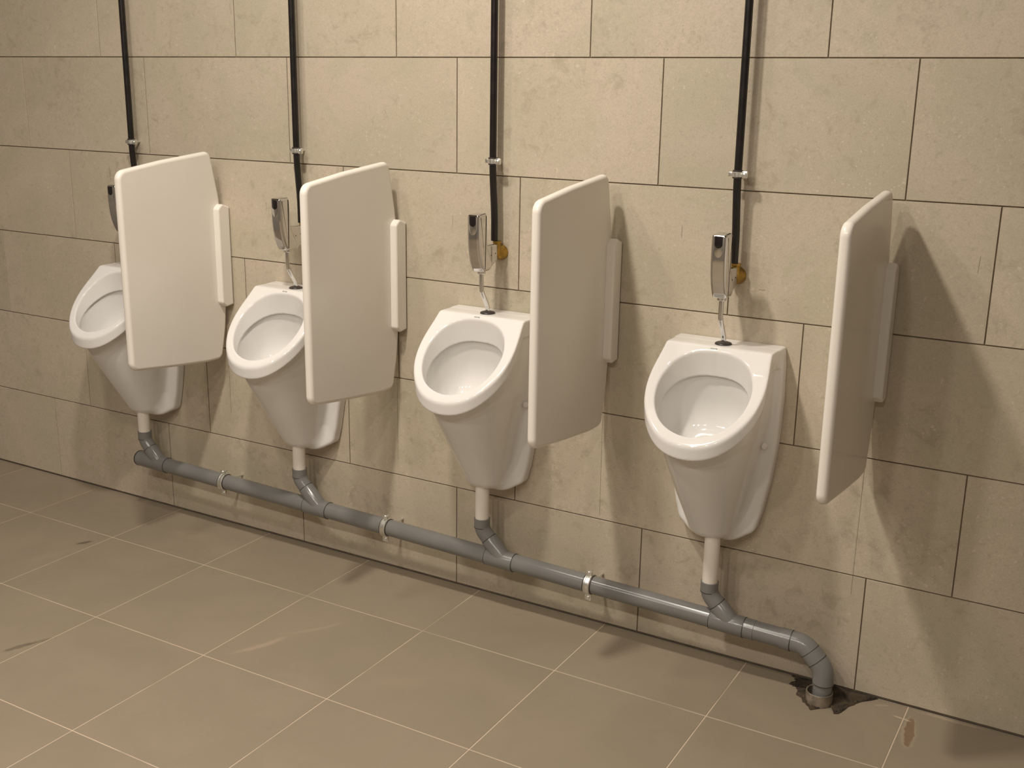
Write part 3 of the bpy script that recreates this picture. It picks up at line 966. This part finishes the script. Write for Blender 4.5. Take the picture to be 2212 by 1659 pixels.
# lugs above and below
box(bm, (-0.009, -0.010, 0.0265), (0.009, -0.0078, 0.0425), 0.0008)
box(bm, (-0.009, -0.0045, 0.0265), (0.009, -0.0023, 0.040), 0.0008)
box(bm, (-0.009, -0.010, -0.0445), (0.009, -0.0078, -0.0265), 0.0008)
box(bm, (-0.009, -0.0045, -0.043), (0.009, -0.0023, -0.0265), 0.0008)
from_bm('band', bm, M['zinc'], k0, 40)
bm = bmesh.new(); band(bm, 0.0259, 0.0268, 0.025, 'x')
from_bm('rubber_lining', bm, M['rubber'], k0, 40)
for zz_, ln in ((0.036, 0.026), (-0.037, 0.012)):
    bm = bmesh.new()
    tubelike(bm, (0, -0.0145, zz_), (0, 0.01, zz_), [(0, 0.003), (0.001, 0.0052), (0.0048, 0.0052), (0.0048, 0.0026), (ln, 0.0026)], 14)
    from_bm('screw', bm, M['zinc'], k0, 40)
bm = bmesh.new()
tubelike(bm, (0, 0.027, 0), (0, 0.1, 0), [(0, 0.0065), (0.010, 0.0065), (0.010, 0.004), (-DY - 0.0278, 0.004)], 14)
from_bm('wall_stud', bm, M['zinc'], k0, 40)
dclamps = [k0] + [copy_tree(k0) for _ in range(2)]
for o, x, lb in zip(dclamps, (-0.402, 0.261, 0.948), ('zinc clamp on the grey drain pipe below the first partition from the left',
                                                    'zinc clamp on the grey drain pipe below the second partition from the left',
                                                    'zinc clamp on the grey drain pipe below the third partition from the left')):
    o.location = (x, DY, zmain(x))
    tag(o, lb, 'clamp', 'zinc clamps on the drain pipe')

# ------------------------------------------------------------------ floor socket and crumbly mortar
bm = bmesh.new()
tubelike(bm, (0, 0, 0.0), (0, 0, 1), [(0, 0.0325), (0.026, 0.0330), (0.030, 0.0325), (0.031, 0.0312), (0.030, 0.0296), (0.008, 0.0290)], 36)
bmesh.ops.recalc_face_normals(bm, faces=bm.faces)
me = bpy.data.meshes.new('floor_socket'); bm.to_mesh(me); bm.free()
fsk = link_mesh('floor_socket', me, M['socket_pvc'], None, True, 45)
fsk.location = (1.5950, -0.0965, 0.0008)
tag(fsk, 'dirty brown pipe socket sticking out of the floor round the drain end', 'pipe socket')

mp = [(1.500, -0.002), (1.545, -0.002), (1.62, -0.002), (1.665, -0.002), (1.722, -0.003), (1.707, -0.022), (1.689, -0.040), (1.665, -0.084), (1.652, -0.128), (1.642, -0.134), (1.640, -0.095), (1.614, -0.120), (1.588, -0.147), (1.56, -0.118), (1.535, -0.086), (1.527, -0.058), (1.506, -0.050), (1.516, -0.022)]
rng = random.Random(3)
outline = []
for i, a in enumerate(mp):
    b_ = mp[(i + 1) % len(mp)]
    for k in range(5):
        t_ = k / 5
        jx = 0 if (k == 0) else rng.uniform(-0.003, 0.003)
        y = a[1] + (b_[1] - a[1]) * t_ + (0 if i < 4 else jx)
        outline.append((a[0] + (b_[0] - a[0]) * t_ + jx, min(y, -0.0015)))
bm = bmesh.new()
cen = Vector((1.596, -0.06))
rings = []
for f_, hz in ((1.0, 0.0002), (0.97, 0.0024), (0.82, 0.004), (0.62, 0.0055), (0.42, 0.0065), (0.2, 0.006)):
    rings.append([bm.verts.new((cen.x + (x - cen.x) * f_, cen.y + (y - cen.y) * f_, hz + (rng.uniform(-0.0012, 0.0018) if f_ < 0.99 else 0))) for x, y in outline])
for a, b_ in zip(rings, rings[1:]):
    n = len(a)
    for k in range(n):
        bm.faces.new((a[k], a[(k + 1) % n], b_[(k + 1) % n], b_[k]))
bm.faces.new(rings[-1])
bmesh.ops.recalc_face_normals(bm, faces=bm.faces)
# loose crumbs on it
for _ in range(46):
    t_ = rng.random(); o_ = rng.choice(outline); f_ = rng.uniform(0.45, 0.98)
    r = rng.uniform(0.0010, 0.0028)
    ret = bmesh.ops.create_icosphere(bm, subdivisions=1, radius=r)
    for v in ret['verts']:
        v.co = Vector((v.co.x * rng.uniform(.8, 1.5) + cen.x + (o_[0] - cen.x) * f_, v.co.y + min(cen.y + (o_[1] - cen.y) * f_, -0.005), v.co.z * 0.7 + 0.0052))
me = bpy.data.meshes.new('mortar_patch'); bm.to_mesh(me); bm.free()
mo = link_mesh('mortar_patch', me, M['mortar'], None, True, 40)
tag(mo, 'jagged dark patch of crumbly mortar on the floor round the drain socket', 'mortar patch')
